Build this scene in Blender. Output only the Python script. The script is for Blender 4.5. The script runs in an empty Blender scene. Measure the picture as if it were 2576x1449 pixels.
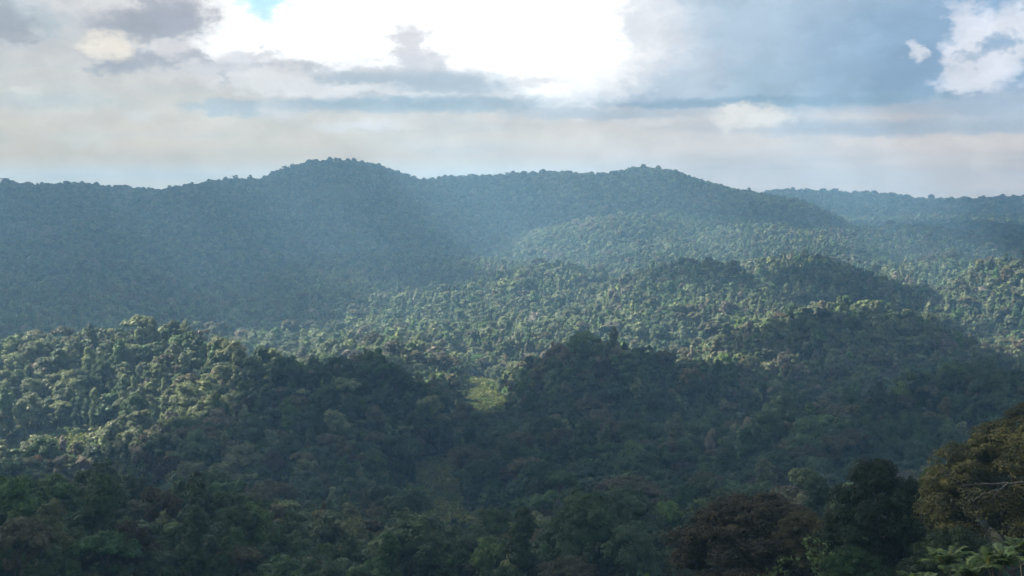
import bpy, math
import numpy as np
from mathutils import Vector, Matrix, Euler

R = math.radians
scene = bpy.context.scene
col = scene.collection

# ------------------------------------------------------------------ camera
FD = 3539.0                      # focal length in overview pixels (2576 x 1449)
CX, CY, HOR = 1288.0, 724.5, 520.0
PITCH = math.atan((CY - HOR) / FD)
cam_d = bpy.data.cameras.new('camera')
cam_d.sensor_width = 36.0
cam_d.lens = 36.0 * FD / 2576.0
cam_d.clip_start = 0.5
cam_d.clip_end = 20000.0
cam = bpy.data.objects.new('camera', cam_d)
cam.location = (0, 0, 0)
cam.rotation_euler = (R(90) - PITCH, 0, 0)
col.objects.link(cam)
scene.camera = cam


def P(dx, dy, dist):
    """point at horizontal distance dist (metres along +Y) seen at overview pixel dx, dy"""
    u, v = (dx - CX) / FD, (CY - dy) / FD
    y = math.cos(PITCH) + v * math.sin(PITCH)
    z = v * math.cos(PITCH) - math.sin(PITCH)
    return np.array((u / y * dist, dist, z / y * dist))


def D(d):
    """survey distances, stretched so that the slopes facing the camera are steep"""
    return float(np.interp(d, (0, 400, 440, 500, 560, 640, 800, 950, 1100, 1350, 1600, 2000, 2200, 2600, 3900, 4200),
                           (0, 400, 452, 590, 655, 730, 880, 1000, 1190, 1560, 1850, 2300, 2500, 2900, 4200, 4500)))


# ------------------------------------------------------------------ world, sun, exposure
SUN_AZ, SUN_EL = R(-72), R(44)           # azimuth from +Y, negative = to the left
SUN_DIR = np.array((math.sin(SUN_AZ) * math.cos(SUN_EL), math.cos(SUN_AZ) * math.cos(SUN_EL), math.sin(SUN_EL)))
SUN_STRENGTH = 5.0
SKY_STRENGTH = 0.17
SKY_GAIN = 0.33
HAZE_DENSITY = 0.00020
HAZE_COLOR = (0.38, 0.69, 1.0)
scene.view_settings.view_transform = 'Standard'
scene.view_settings.look = 'None'
scene.view_settings.gamma = 1.0
scene.view_settings.use_curve_mapping = False
scene.view_settings.exposure = 1.75
scene.render.engine = 'CYCLES'
cy = scene.cycles
cy.use_denoising = True
cy.max_bounces = 6
cy.diffuse_bounces = 3
cy.glossy_bounces = 2
cy.transmission_bounces = 3
cy.volume_bounces = 3
cy.transparent_max_bounces = 16
cy.sample_clamp_indirect = 4.0
cy.caustics_reflective = False
cy.caustics_refractive = False

sun_d = bpy.data.lights.new('sun', 'SUN')
sun_d.energy = SUN_STRENGTH
sun_d.angle = R(0.53)
sun_d.color = (1.0, 0.92, 0.78)
sun = bpy.data.objects.new('sun', sun_d)
sun.rotation_euler = Vector(SUN_DIR).to_track_quat('Z', 'Y').to_euler()
sun.location = (0, 0, 400)
col.objects.link(sun)


class NT:
    """tiny helper for writing node trees as expressions"""

    def __init__(self, tree):
        self.t = tree

    def node(self, kind, **kw):
        n = self.t.nodes.new(kind)
        for k, v in kw.items():
            setattr(n, k, v)
        return n

    def put(self, sock, v):
        if v is None:
            return
        if hasattr(v, 'is_linked') or isinstance(v, bpy.types.NodeSocket):
            self.t.links.new(v, sock)
        else:
            if sock.type == 'RGBA' and len(v) == 3:
                v = (*v, 1.0)
            sock.default_value = v

    def m(self, op, a, b=None, c=None, clamp=False):
        n = self.node('ShaderNodeMath', operation=op, use_clamp=clamp)
        self.put(n.inputs[0], a)
        self.put(n.inputs[1], b)
        self.put(n.inputs[2], c)
        return n.outputs[0]

    def sstep(self, x, lo, hi, a=0.0, b=1.0):
        n = self.node('ShaderNodeMapRange', interpolation_type='SMOOTHSTEP')
        self.put(n.inputs[0], x)
        self.put(n.inputs[1], lo)
        self.put(n.inputs[2], hi)
        self.put(n.inputs[3], a)
        self.put(n.inputs[4], b)
        return n.outputs[0]

    def mix(self, f, a, b, blend='MIX'):
        n = self.node('ShaderNodeMix', data_type='RGBA', blend_type=blend)
        self.put(n.inputs[0], f)
        self.put(n.inputs[6], a)
        self.put(n.inputs[7], b)
        return n.outputs[2]

    def noise(self, vec, scale, detail=4.0, rough=0.55):
        n = self.node('ShaderNodeTexNoise')
        self.put(n.inputs['Vector'], vec)
        n.inputs['Scale'].default_value = scale
        n.inputs['Detail'].default_value = detail
        n.inputs['Roughness'].default_value = rough
        return n.outputs['Fac'], n.outputs['Color']

    def xyz(self, x, y, z):
        n = self.node('ShaderNodeCombineXYZ')
        self.put(n.inputs[0], x)
        self.put(n.inputs[1], y)
        self.put(n.inputs[2], z)
        return n.outputs[0]


def srgb(r, g, b):
    f = lambda c: (c / 255 / 12.92) if c < 10 else ((c / 255 + 0.055) / 1.055) ** 2.4
    return (f(r), f(g), f(b))


world = bpy.data.worlds.new('World')
scene.world = world
world.use_nodes = True
wt = NT(world.node_tree)
world.node_tree.nodes.clear()
w_out = wt.node('ShaderNodeOutputWorld')
w_bg = wt.node('ShaderNodeBackground')
world.node_tree.links.new(w_bg.outputs[0], w_out.inputs[0])
sky = wt.node('ShaderNodeTexSky', sky_type='NISHITA')
sky.sun_disc = False
sky.sun_elevation = SUN_EL
sky.sun_rotation = SUN_AZ
sky.altitude = 1200
sky.dust_density = 3.0
geo = wt.node('ShaderNodeTexCoord')
sep = wt.node('ShaderNodeSeparateXYZ')
wt.put(sep.inputs[0], geo.outputs['Generated'])
# azimuth and elevation of the sky direction, in hundredths of the focal length
KU = FD / 100.0
az = wt.m('MULTIPLY', wt.m('ARCTAN2', sep.outputs[0], sep.outputs[1]), KU)
el = wt.m('MULTIPLY', wt.m('ARCSINE', sep.outputs[2]), KU)
base_v = wt.xyz(az, wt.m('MULTIPLY', el, 1.6), 0.0)
n1, c1 = wt.noise(base_v, 0.55, 3, 0.5)
n2, c2 = wt.noise(base_v, 2.4, 8, 0.6)
sc1 = wt.node('ShaderNodeSeparateColor'); wt.put(sc1.inputs[0], c1)
sc2 = wt.node('ShaderNodeSeparateColor'); wt.put(sc2.inputs[0], c2)


def warp(v, big, fine, i):
    a = wt.m('MULTIPLY', wt.m('SUBTRACT', sc1.outputs[i], 0.5), big)
    b = wt.m('MULTIPLY', wt.m('SUBTRACT', sc2.outputs[i], 0.5), fine)
    return wt.m('ADD', wt.m('ADD', v, a), b)


U = warp(az, 1.0, 1.5, 0)                # ragged, for heaped cloud
V = warp(el, 0.5, 0.8, 1)
US = warp(az, 1.6, 1.4, 1)               # smoother, for layers
VS = warp(el, 0.2, 0.34, 2)

veil = wt.mix(wt.sstep(az, -9.0, 10.0), tuple(v * 1.24 for v in srgb(211, 195, 171)), tuple(v * 1.42 for v in srgb(211, 201, 195)))
veil = wt.mix(wt.sstep(el, 0.6, 4.2), veil, srgb(203, 201, 198))
streak, _ = wt.noise(wt.xyz(wt.m('MULTIPLY', az, 0.25), wt.m('MULTIPLY', el, 2.2), 3.0), 1.0, 4, 0.55)
veil = wt.mix(wt.sstep(streak, 0.45, 0.75, 0.0, 0.35), veil, srgb(184, 196, 203))
sky_l = wt.node('ShaderNodeVectorMath', operation='SCALE')
wt.put(sky_l.inputs[0], sky.outputs[0])
sky_l.inputs['Scale'].default_value = SKY_STRENGTH
# thin high cloud over the blue everywhere, broken higher up
hi_n, _ = wt.noise(geo.outputs['Generated'], 3.2, 6, 0.6)
cover = wt.m('MAXIMUM', wt.sstep(el, 4.0, 16.0, 1.0, 0.0), wt.sstep(hi_n, 0.40, 0.58))
cover = wt.m('MULTIPLY', cover, 0.92)
skyc = wt.mix(cover, sky_l.outputs[0], veil)


def over(c, dx, dy, rx, ry, colr, soft=0.5, op=1.0, smooth=False, tilt=0.0):
    """lay one cloud over the sky: centre and radii in sky angle"""
    u0, v0, a, b = (dx - CX) / 100, (HOR - dy) / 100, rx / 100, ry / 100
    du = wt.m('SUBTRACT', US if smooth else U, u0)
    dv = wt.m('SUBTRACT', VS if smooth else V, v0)
    if tilt:
        dv = wt.m('SUBTRACT', dv, wt.m('MULTIPLY', du, tilt))
    e = wt.m('ADD', wt.m('POWER', wt.m('ABSOLUTE', wt.m('DIVIDE', du, a)), 2.0),
             wt.m('POWER', wt.m('ABSOLUTE', wt.m('DIVIDE', dv, b)), 2.0))
    soft = soft * (1.15 if smooth else 1.35)
    f = wt.sstep(e, 1.0 + soft, max(0.0, 1.0 - soft), 0.0, op)
    return wt.mix(f, c, colr)


WHITE = (1.25, 1.25, 1.24)
OFFW = srgb(234, 235, 238)
CLOUDS = [
    # dx, dy, rx, ry, colour, soft, opacity, smooth, tilt
    (1150, -50, 790, 290, OFFW, 0.7, 1.0, False, 0),
    (1380, 170, 330, 95, OFFW, 0.6, 1.0, False, 0),
    (640, 150, 130, 50, OFFW, 0.8, 0.9, False, 0),
    (500, 60, 110, 80, srgb(226, 226, 229), 0.9, 0.9, False, 0),
    (1150, -70, 700, 240, WHITE, 0.6, 1.0, False, 0),
    (860, 100, 190, 70, WHITE, 0.9, 0.85, False, 0),
    (1400, 110, 220, 140, WHITE, 0.6, 1.0, False, 0),
    (740, 110, 210, 55, WHITE, 0.8, 0.9, False, 0),
    (1380, 190, 100, 45, WHITE, 0.8, 0.8, False, 0),
    (0, 5, 70, 60, srgb(238, 238, 236), 0.9, 0.8, False, 0),
    (665, 12, 58, 46, (0.62, 0.95, 1.08), 0.6, 1.0, False, 0),
    (130, 50, 100, 55, srgb(182, 200, 208), 0.9, 0.85, False, 0),
    (65, 85, 78, 46, srgb(164, 171, 178), 0.8, 0.95, False, 0),
    (90, 118, 40, 14, srgb(168, 174, 182), 0.9, 0.8, False, 0),
    (330, 25, 190, 60, srgb(222, 221, 220), 0.9, 0.9, False, 0),
    (395, 80, 140, 36, srgb(166, 172, 182), 0.8, 0.95, False, 0),
    (470, 50, 62, 40, srgb(172, 176, 188), 0.9, 0.9, False, 0),
    (405, 35, 30, 26, srgb(176, 180, 190), 0.9, 0.8, False, 0),
    (385, 160, 120, 22, srgb(172, 178, 188), 0.9, 0.9, False, 0),
    (310, 180, 44, 14, srgb(170, 177, 187), 0.9, 0.85, False, 0),
    (470, 130, 70, 26, srgb(222, 221, 222), 0.9, 0.9, False, 0),
    (520, 148, 30, 18, srgb(186, 190, 200), 0.9, 0.8, False, 0),
    (300, 132, 56, 30, srgb(238, 231, 217), 1.0, 0.95, False, 0),
    (700, 178, 105, 15, srgb(196, 199, 207), 0.9, 0.9, True, 0),
    (640, 155, 60, 16, srgb(214, 215, 220), 0.9, 0.8, False, 0),
    (1042, 112, 38, 48, srgb(214, 214, 219), 1.0, 0.8, False, 0),
    (1062, 165, 52, 30, srgb(208, 210, 216), 0.9, 0.8, False, 0),
    (960, 200, 200, 34, srgb(202, 208, 214), 0.9, 0.85, False, 0),
    (1160, 212, 230, 26, srgb(178, 194, 205), 0.9, 0.9, True, 0),
    (900, 210, 110, 20, srgb(184, 197, 206), 0.9, 0.8, True, 0),
    (690, 212, 130, 26, srgb(240, 240, 239), 0.8, 0.95, False, 0),
    (860, 226, 140, 18, srgb(236, 236, 236), 0.9, 0.9, False, 0),
    (578, 205, 12, 24, srgb(200, 203, 210), 0.9, 0.7, False, 0),
    (1100, 246, 170, 8, srgb(238, 238, 237), 0.9, 0.9, True, 0),
    (585, 276, 85, 20, srgb(180, 195, 202), 1.0, 0.8, False, 0),
    (715, 272, 70, 22, srgb(218, 218, 217), 0.9, 0.85, False, 0),
    (1150, 264, 420, 20, srgb(166, 187, 200), 1.0, 0.85, True, 0.01),
    (1000, 258, 260, 10, srgb(160, 183, 198), 1.0, 0.5, False, 0),
    # the broad blue-grey rain cloud on the right
    (2080, 60, 560, 200, srgb(180, 201, 219), 0.75, 0.95, True, 0),
    (1960, 225, 560, 54, srgb(164, 190, 208), 0.5, 0.92, True, 0.012),
    (2270, 140, 290, 130, srgb(140, 170, 198), 1.0, 0.9, True, 0),
    (2520, 60, 220, 220, srgb(148, 178, 208), 0.9, 0.9, True, 0),
    (1930, 150, 120, 150, srgb(182, 203, 221), 1.0, 0.45, True, -1.2),
    (1670, 110, 150, 170, srgb(206, 217, 229), 1.0, 0.7, True, -0.6),
    (2090, 130, 60, 150, srgb(176, 198, 218), 1.0, 0.3, True, -0.6),
    (1960, 260, 420, 13, srgb(148, 178, 198), 0.7, 0.8, True, 0.012),
    (1560, 60, 130, 130, srgb(238, 240, 244), 1.0, 0.85, False, 0),
    (1500, 130, 130, 110, srgb(240, 241, 244), 1.0, 0.8, False, 0),
    (1420, 80, 170, 150, WHITE, 1.0, 0.95, False, 0),
    (1390, 180, 90, 50, WHITE, 1.0, 0.8, False, 0),
    (1600, 70, 36, 50, srgb(212, 219, 229), 1.0, 0.5, False, 0),
    (1340, 205, 60, 14, srgb(222, 224, 228), 1.0, 0.6, False, 0),
    (2430, 160, 100, 84, srgb(231, 235, 244), 0.5, 1.0, False, 0),
    (2375, 80, 36, 40, srgb(224, 229, 240), 0.8, 0.85, False, 0),
    (2500, 110, 50, 60, srgb(231, 235, 244), 0.8, 0.9, False, 0),
    (2380, 220, 70, 26, srgb(229, 233, 242), 0.8, 0.9, False, 0),
    (2455, 142, 38, 26, srgb(148, 177, 204), 0.8, 0.9, False, 0),
    (2395, 165, 26, 14, srgb(164, 188, 211), 0.9, 0.7, False, 0),
    (2262, 150, 21, 21, srgb(226, 231, 240), 1.0, 0.95, True, 0),
    (2300, 330, 420, 20, srgb(176, 194, 210), 0.9, 0.8, True, 0),
    (2500, 285, 200, 30, srgb(180, 197, 214), 1.0, 0.8, True, 0),
    (1870, 302, 92, 25, srgb(244, 241, 234), 0.9, 1.0, False, 0),
    (1620, 302, 70, 13, srgb(230, 230, 228), 0.9, 0.9, False, 0),
    (1500, 290, 220, 14, srgb(178, 195, 208), 0.9, 0.7, True, 0),
    (210, 356, 40, 12, srgb(232, 224, 208), 0.9, 0.9, False, 0),
    (262, 348, 44, 18, srgb(232, 224, 208), 0.9, 0.9, False, 0),
    (375, 293, 34, 12, srgb(222, 218, 212), 0.9, 0.8, False, 0),
    (920, 322, 90, 15, srgb(232, 231, 230), 0.9, 0.8, False, 0),
    (80, 270, 260, 18, srgb(190, 198, 198), 1.0, 0.6, True, 0),
]
for c in CLOUDS:
    skyc = over(skyc, *c)
bill, _ = wt.noise(wt.xyz(U, wt.m('MULTIPLY', V, 1.5), 7.0), 1.1, 6, 0.55)
soft_, _ = wt.noise(wt.xyz(wt.m('MULTIPLY', az, 0.5), V, 2.0), 0.9, 4, 0.5)
gain = wt.m('MULTIPLY', wt.sstep(bill, 0.3, 0.7, 0.93, 1.07), wt.sstep(soft_, 0.3, 0.7, 0.95, 1.05))
vs = wt.node('ShaderNodeVectorMath', operation='SCALE')
wt.put(vs.inputs[0], skyc); wt.put(vs.inputs['Scale'], gain)
skyc = vs.outputs[0]
wt.put(w_bg.inputs[0], skyc)
w_bg.inputs[1].default_value = SKY_GAIN


# ------------------------------------------------------------------ tags and noise
def tag(o, label=None, cat=None, group=None, kind=None):
    if label: o['label'] = label
    if cat: o['category'] = cat
    if group: o['group'] = group
    if kind: o['kind'] = kind
    return o


def _hash(ix, iy, seed):
    h = (ix.astype(np.int64) * 374761393 + iy.astype(np.int64) * 668265263 + seed * 2147483647) & 0xFFFFFFFF
    h = ((h ^ (h >> 13)) * 1274126177) & 0xFFFFFFFF
    return ((h ^ (h >> 16)) & 0xFFFFFF) / float(0xFFFFFF)


def vnoise(x, y, seed=0):
    x = np.asarray(x, float); y = np.asarray(y, float)
    ix, iy = np.floor(x), np.floor(y)
    fx, fy = x - ix, y - iy
    fx = fx * fx * (3 - 2 * fx); fy = fy * fy * (3 - 2 * fy)
    a, b = _hash(ix, iy, seed), _hash(ix + 1, iy, seed)
    c, d = _hash(ix, iy + 1, seed), _hash(ix + 1, iy + 1, seed)
    return (a * (1 - fx) + b * fx) * (1 - fy) + (c * (1 - fx) + d * fx) * fy - 0.5


def fbm(x, y, seed=0, octs=4):
    s, a = 0.0, 1.0
    for i in range(octs):
        s = s + a * vnoise(x * 2 ** i, y * 2 ** i, seed + i * 17)
        a *= 0.5
    return s


def mesh_from(name, verts, faces):
    """faces: int array (n,4) or (n,3)"""
    me = bpy.data.meshes.new(name)
    verts = np.asarray(verts, np.float32); faces = np.asarray(faces, np.int32)
    k = faces.shape[1]
    me.vertices.add(len(verts)); me.vertices.foreach_set('co', verts.ravel())
    me.loops.add(faces.size); me.loops.foreach_set('vertex_index', faces.ravel())
    me.polygons.add(len(faces))
    me.polygons.foreach_set('loop_start', np.arange(0, faces.size, k, dtype=np.int32))
    me.update(calc_edges=True)
    return me


# ------------------------------------------------------------------ the terrain
CANOPY = 15.0
# ridge lines of the hills: points (overview x, y, distance), side width, near width, far width
RIDGES = [
    ([(-300, 440, 2650), (0, 453, 2650), (90, 461, 2650), (230, 458, 2600), (300, 470, 2550), (345, 467, 2500), (385, 480, 2450)], 160, 420, 200),
    ([(385, 481, 2450), (440, 467, 2480), (510, 458, 2500), (600, 441, 2500), (645, 453, 2500)], 110, 420, 200),
    ([(645, 455, 2650), (700, 425, 2700), (760, 408, 2720), (830, 400, 2720), (890, 402, 2720), (950, 412, 2700), (1000, 429, 2680), (1045, 451, 2650)], 90, 330, 220),
    ([(1045, 452, 2600), (1100, 444, 2600), (1200, 440, 2600), (1290, 434, 2600), (1400, 427, 2600), (1470, 432, 2600), (1515, 438, 2600)], 120, 400, 220),
    ([(1515, 438, 2600), (1560, 425, 2600), (1610, 416, 2600), (1660, 420, 2600), (1720, 435, 2580), (1780, 455, 2560), (1850, 474, 2520), (1940, 488, 2500), (2030, 505, 2420), (2090, 535, 2350)], 110, 380, 200),
    ([(1900, 492, 3900), (2020, 480, 3900), (2100, 487, 3900), (2200, 487, 3900), (2250, 497, 3900), (2330, 500, 3900), (2400, 507, 3900), (2480, 501, 3950), (2576, 495, 4000), (2800, 480, 4000)], 200, 600, 250),
    ([(2110, 605, 2000), (2170, 577, 2050), (2290, 562, 2080), (2360, 576, 2060), (2430, 590, 2040), (2500, 604, 2000), (2600, 620, 2000)], 110, 260, 150),
    ([(1430, 562, 2200), (1500, 545, 2220), (1600, 535, 2240), (1750, 548, 2200), (1900, 548, 2180), (2050, 575, 2150)], 120, 260, 160),
    ([(2480, 655, 1350), (2540, 645, 1330), (2650, 632, 1330)], 70, 120, 90),
    ([(2270, 672, 1570), (2330, 648, 1590), (2400, 634, 1600), (2455, 646, 1590)], 70, 220, 110),
    ([(1890, 690, 1430), (1950, 658, 1450), (2040, 642, 1460), (2100, 657, 1450), (2180, 687, 1430)], 60, 190, 110),
    ([(1640, 690, 1330), (1700, 662, 1350), (1780, 657, 1360), (1830, 668, 1350)], 80, 230, 110),
    ([(1310, 690, 1480), (1370, 668, 1500), (1440, 674, 1480), (1500, 690, 1450)], 80, 230, 120),
    ([(760, 655, 1800), (850, 634, 1820), (920, 627, 1820), (960, 652, 1780)], 80, 260, 120),
    ([(1860, 850, 1090), (1950, 802, 1130), (2050, 768, 1150), (2130, 754, 1160), (2200, 767, 1150), (2270, 800, 1130)], 60, 190, 90),
    ([(1340, 897, 930), (1450, 876, 950), (1560, 869, 960), (1650, 891, 950), (1720, 912, 930), (1800, 942, 900), (1900, 985, 860)], 50, 150, 80),
    ([(560, 995, 760), (640, 950, 800), (720, 926, 830), (820, 906, 850), (930, 906, 850), (1060, 917, 840), (1130, 937, 820)], 36, 150, 75),
    ([(-120, 880, 900), (0, 868, 910), (150, 850, 930), (250, 831, 950), (340, 827, 950), (430, 841, 945), (520, 861, 930), (620, 887, 900)], 70, 170, 90),
    ([(880, 884, 1080), (1000, 874, 1090), (1100, 874, 1090), (1170, 900, 1080)], 60, 110, 80),
    ([(1200, 1095, 610), (1290, 1074, 625), (1400, 1060, 635), (1480, 1066, 630), (1560, 1092, 610)], 34, 80, 55),
    ([(1760, 1200, 500), (1850, 1142, 540), (2000, 1064, 590), (2100, 1042, 610), (2250, 1011, 630), (2350, 980, 640), (2420, 948, 640), (2576, 930, 640), (2760, 900, 640)], 55, 110, 70),
]
BASE_Y = np.array([-400, 0, 8, 70, 150, 250, 350, 430, 510, 580, 1250, 1500, 1800, 2150, 2500, 2900, 3500, 5000], float)
BASE_Z = np.array([-2, -2, -3, -30, -58, -82, -95, -112, -131, -144, -150, -136, -122, -105, -85, -58, -35, -25], float)


def base_h(x, y):
    z = np.interp(y, BASE_Y, BASE_Z)
    # near spur on the right that carries the foreground trees, and a notch in the valley
    z = z + 15 * np.exp(-((x - 52) / 34) ** 2 - ((y - 145) / 45) ** 2)
    z = z - 9 * np.exp(-((x + 15) / 42) ** 2 - ((y - 400) / 85) ** 2)
    return z


ridge_s = []
for pts, ws, wf, wb in RIDGES:
    p3 = np.array([P(a, b, D(c)) for a, b, c in pts])
    p3[:, 2] -= np.where(p3[:, 1] > 2300, 10.5, CANOPY)
    out = []
    for i in range(len(p3) - 1):
        n = max(2, int(np.linalg.norm(p3[i + 1] - p3[i]) / (8 if p3[0][1] > 2300 else 14)))
        t = np.linspace(0, 1, n, endpoint=(i == len(p3) - 2))
        ts = t
        out.append(p3[i] + (p3[i + 1] - p3[i]) * ts[:, None])
    q = np.concatenate(out)
    amp = q[:, 2] - base_h(q[:, 0], q[:, 1])
    ridge_s.append([q, amp, 52.0 if pts[0][2] > 2400 and pts[0][2] < 3000 else ws * 0.85, wf * 0.72, wb * 0.8])


def rough(x, y):
    near = np.clip((y - 250) / 400, 0.1, 1)
    spur = 46 * fbm(x / 210 + 0.4 * fbm(x / 300, y / 300, 8, 2), y / 620, 19, 3) * np.clip((y - 1300) / 900, 0, 1)
    return 18 * fbm(x / 150, y / 150, 3, 3) * near * np.interp(y, (1500, 2700), (1, 0.45)) + spur * np.interp(y, (2500, 2850), (1, 0.4))


def terrain(x, y, with_rough=True):
    x = np.asarray(x, float); y = np.asarray(y, float)
    shp = x.shape
    x = x.ravel(); y = y.ravel()
    b = base_h(x, y)
    acc = np.zeros_like(x)
    wx = x + 26 * fbm(x / 120, y / 120, 91, 2) * np.interp(y, (0, 1200, 2600, 2850), (0.1, 1, 1, 0.2))
    wy = y + 40 * fbm(x / 150, y / 150, 77, 2) * np.interp(y, (0, 1200, 2600, 2850), (0.1, 1, 1, 0.2))
    for q, amp, ws, wf, wb in ridge_s:
        lo = q.min(0); hi = q.max(0)
        sel = np.nonzero((x > lo[0] - 2.4 * ws) & (x < hi[0] + 2.4 * ws) & (y > lo[1] - 2.4 * wf) & (y < hi[1] + 2.4 * wb))[0]
        if not len(sel):
            continue
        xs, ys = wx[sel], wy[sel]
        best = np.zeros(len(sel))
        for (qx, qy, qz), a in zip(q, amp):
            dy = ys - qy
            u2 = ((xs - qx) / ws) ** 2 + np.where(dy < 0, (dy / wf) ** 2, (dy / wb) ** 2)
            best = np.maximum(best, max(a, 0) * np.exp(-u2))
        acc[sel] += best ** 5
    h = b + acc ** 0.2
    if with_rough:
        h = h + rough(x, y)
    return h.reshape(shp)


for it in range(5):                                   # fit the crests to their heights
    for r in ridge_s:
        q = r[0]
        err = q[:, 2] - terrain(q[:, 0], q[:, 1])
        r[1] = np.clip(r[1] + 0.8 * err, 0, None)

GX = np.arange(-2000, 2001, 12.0)
GY = np.arange(-260, 4700, 12.0)
gx, gy = np.meshgrid(GX, GY)
gz = terrain(gx, gy)
for k in range(5):                                    # weather the far slopes smooth
    g2 = gz.copy()
    g2[1:-1, 1:-1] = (gz[1:-1, 1:-1] * 2 + gz[:-2, 1:-1] + gz[2:, 1:-1] + gz[1:-1, :-2] + gz[1:-1, 2:]) / 6
    gz = np.where(gy > 1900, g2, gz) if k else g2
# the stream valley that holds the clearings: cut its floor level
VAL = np.array([(-15, 470, -122), (-18, 605, -140), (-30, 690, -146), (-40, 770, -147), (-22, 900, -149), (-21, 1010, -149), (-27, 1165, -147), (-27, 1260, -147)], float)
vx = np.interp(gy, VAL[:, 1], VAL[:, 0]); vz = np.interp(gy, VAL[:, 1], VAL[:, 2])
vw = np.exp(-(np.abs(gx - vx) / 40.0) ** 3) * np.clip((gy - 430) / 60, 0, 1) * np.clip((1300 - gy) / 60, 0, 1)
gz = gz + (np.minimum(gz, vz) - gz) * vw


def ground(x, y):
    fx = np.clip((np.asarray(x, float) - GX[0]) / 12.0, 0, len(GX) - 1.001)
    fy = np.clip((np.asarray(y, float) - GY[0]) / 12.0, 0, len(GY) - 1.001)
    i = fx.astype(int); j = fy.astype(int)
    fx = fx - i; fy = fy - j
    return (gz[j, i] * (1 - fx) + gz[j, i + 1] * fx) * (1 - fy) + (gz[j + 1, i] * (1 - fx) + gz[j + 1, i + 1] * fx) * fy


# clearings: x, y, radius x, radius y, grassy?
CLEAR = [
    (-26, 1168, 20, 80, 1), (-21, 1010, 19, 95, 0),
    (-41, 765, 12, 46, 1), (-40, 670, 16, 62, 0),
    (-18, 605, 20, 40, 1), (-15, 500, 14, 62, 0),
    (-212, 655, 34, 60, 0), (-262, 800, 26, 40, 0),
    (-360, 2860, 50, 40, 1),
]


def clear_mask(x, y, grass=None):
    m = np.zeros(np.shape(x))
    for cx, cy_, rx, ry, g in CLEAR:
        if grass is not None and g != grass:
            continue
        e = ((x - cx) / rx) ** 2 + ((y - cy_) / ry) ** 2
        e = e + 0.8 * vnoise(x / 6.0, y / 9.0, 5)
        m = np.maximum(m, np.clip((1.35 - e) / 0.5, 0, 1))
    return m


ny, nx = gz.shape
idx = np.arange(ny * nx).reshape(ny, nx)
quads = np.stack([idx[:-1, :-1], idx[:-1, 1:], idx[1:, 1:], idx[1:, :-1]], -1).reshape(-1, 4)
me = mesh_from('terrain', np.stack([gx, gy, gz], -1).reshape(-1, 3), quads)
me.polygons.foreach_set('use_smooth', np.ones(len(quads), bool))
terrain_o = bpy.data.objects.new('terrain', me)
col.objects.link(terrain_o)
tag(terrain_o, 'rolling hills and valley ground under the forest', 'terrain', kind='structure')
ca = me.attributes.new('grass', 'FLOAT', 'POINT')
ca.data.foreach_set('value', clear_mask(gx, gy, 1).ravel().astype(np.float32))


# ------------------------------------------------------------------ materials
def foliage_mat(name, rgb, rgb2, trans=0.26, patch=0.35, leaf_var=0.5):
    m = bpy.data.materials.new(name)
    m.use_nodes = True
    m.node_tree.nodes.clear()
    t = NT(m.node_tree)
    out = t.node('ShaderNodeOutputMaterial')
    oi = t.node('ShaderNodeObjectInfo')
    tc = t.node('ShaderNodeTexCoord')
    gi = t.node('ShaderNodeNewGeometry')
    off = t.node('ShaderNodeVectorMath', operation='ADD')
    t.put(off.inputs[0], tc.outputs['Object'])
    t.put(off.inputs[1], t.xyz(t.m('MULTIPLY', oi.outputs['Random'], 91.0), 0.0, 0.0))
    n, _ = t.noise(off.outputs[0], patch, 3, 0.6)
    c = t.mix(t.sstep(n, 0.38, 0.66), rgb, rgb2)
    # each tree a little lighter, darker, browner
    hsv = t.node('ShaderNodeHueSaturation')
    t.put(hsv.inputs['Color'], c)
    t.put(hsv.inputs['Hue'], t.m('MULTIPLY_ADD', oi.outputs['Random'], -0.03, 0.515))
    r2 = t.m('FRACT', t.m('MULTIPLY', oi.outputs['Random'], 37.7))
    leaf = t.m('MULTIPLY_ADD', gi.outputs['Random Per Island'], leaf_var, 1.0 - leaf_var / 2)
    t.put(hsv.inputs['Value'], t.m('MULTIPLY', leaf, t.m('MULTIPLY_ADD', r2, 0.75, 0.65)))
    r3 = t.m('FRACT', t.m('MULTIPLY', oi.outputs['Random'], 113.3))
    t.put(hsv.inputs['Saturation'], t.m('MULTIPLY_ADD', r3, 0.35, 0.85))
    bs = t.node('ShaderNodeBsdfPrincipled')
    t.put(bs.inputs['Base Color'], hsv.outputs[0])
    bs.inputs['Roughness'].default_value = 0.55
    bs.inputs['Specular IOR Level'].default_value = 0.25
    tr = t.node('ShaderNodeBsdfTranslucent')
    t.put(tr.inputs['Color'], t.mix(0.5, hsv.outputs[0], (rgb2[0] * 1.5, rgb2[1] * 1.7, rgb2[2] * 0.8)))
    mx = t.node('ShaderNodeMixShader')
    mx.inputs[0].default_value = trans
    t.put(mx.inputs[1], bs.outputs[0]); t.put(mx.inputs[2], tr.outputs[0])
    t.put(out.inputs[0], mx.outputs[0])
    return m


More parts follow.
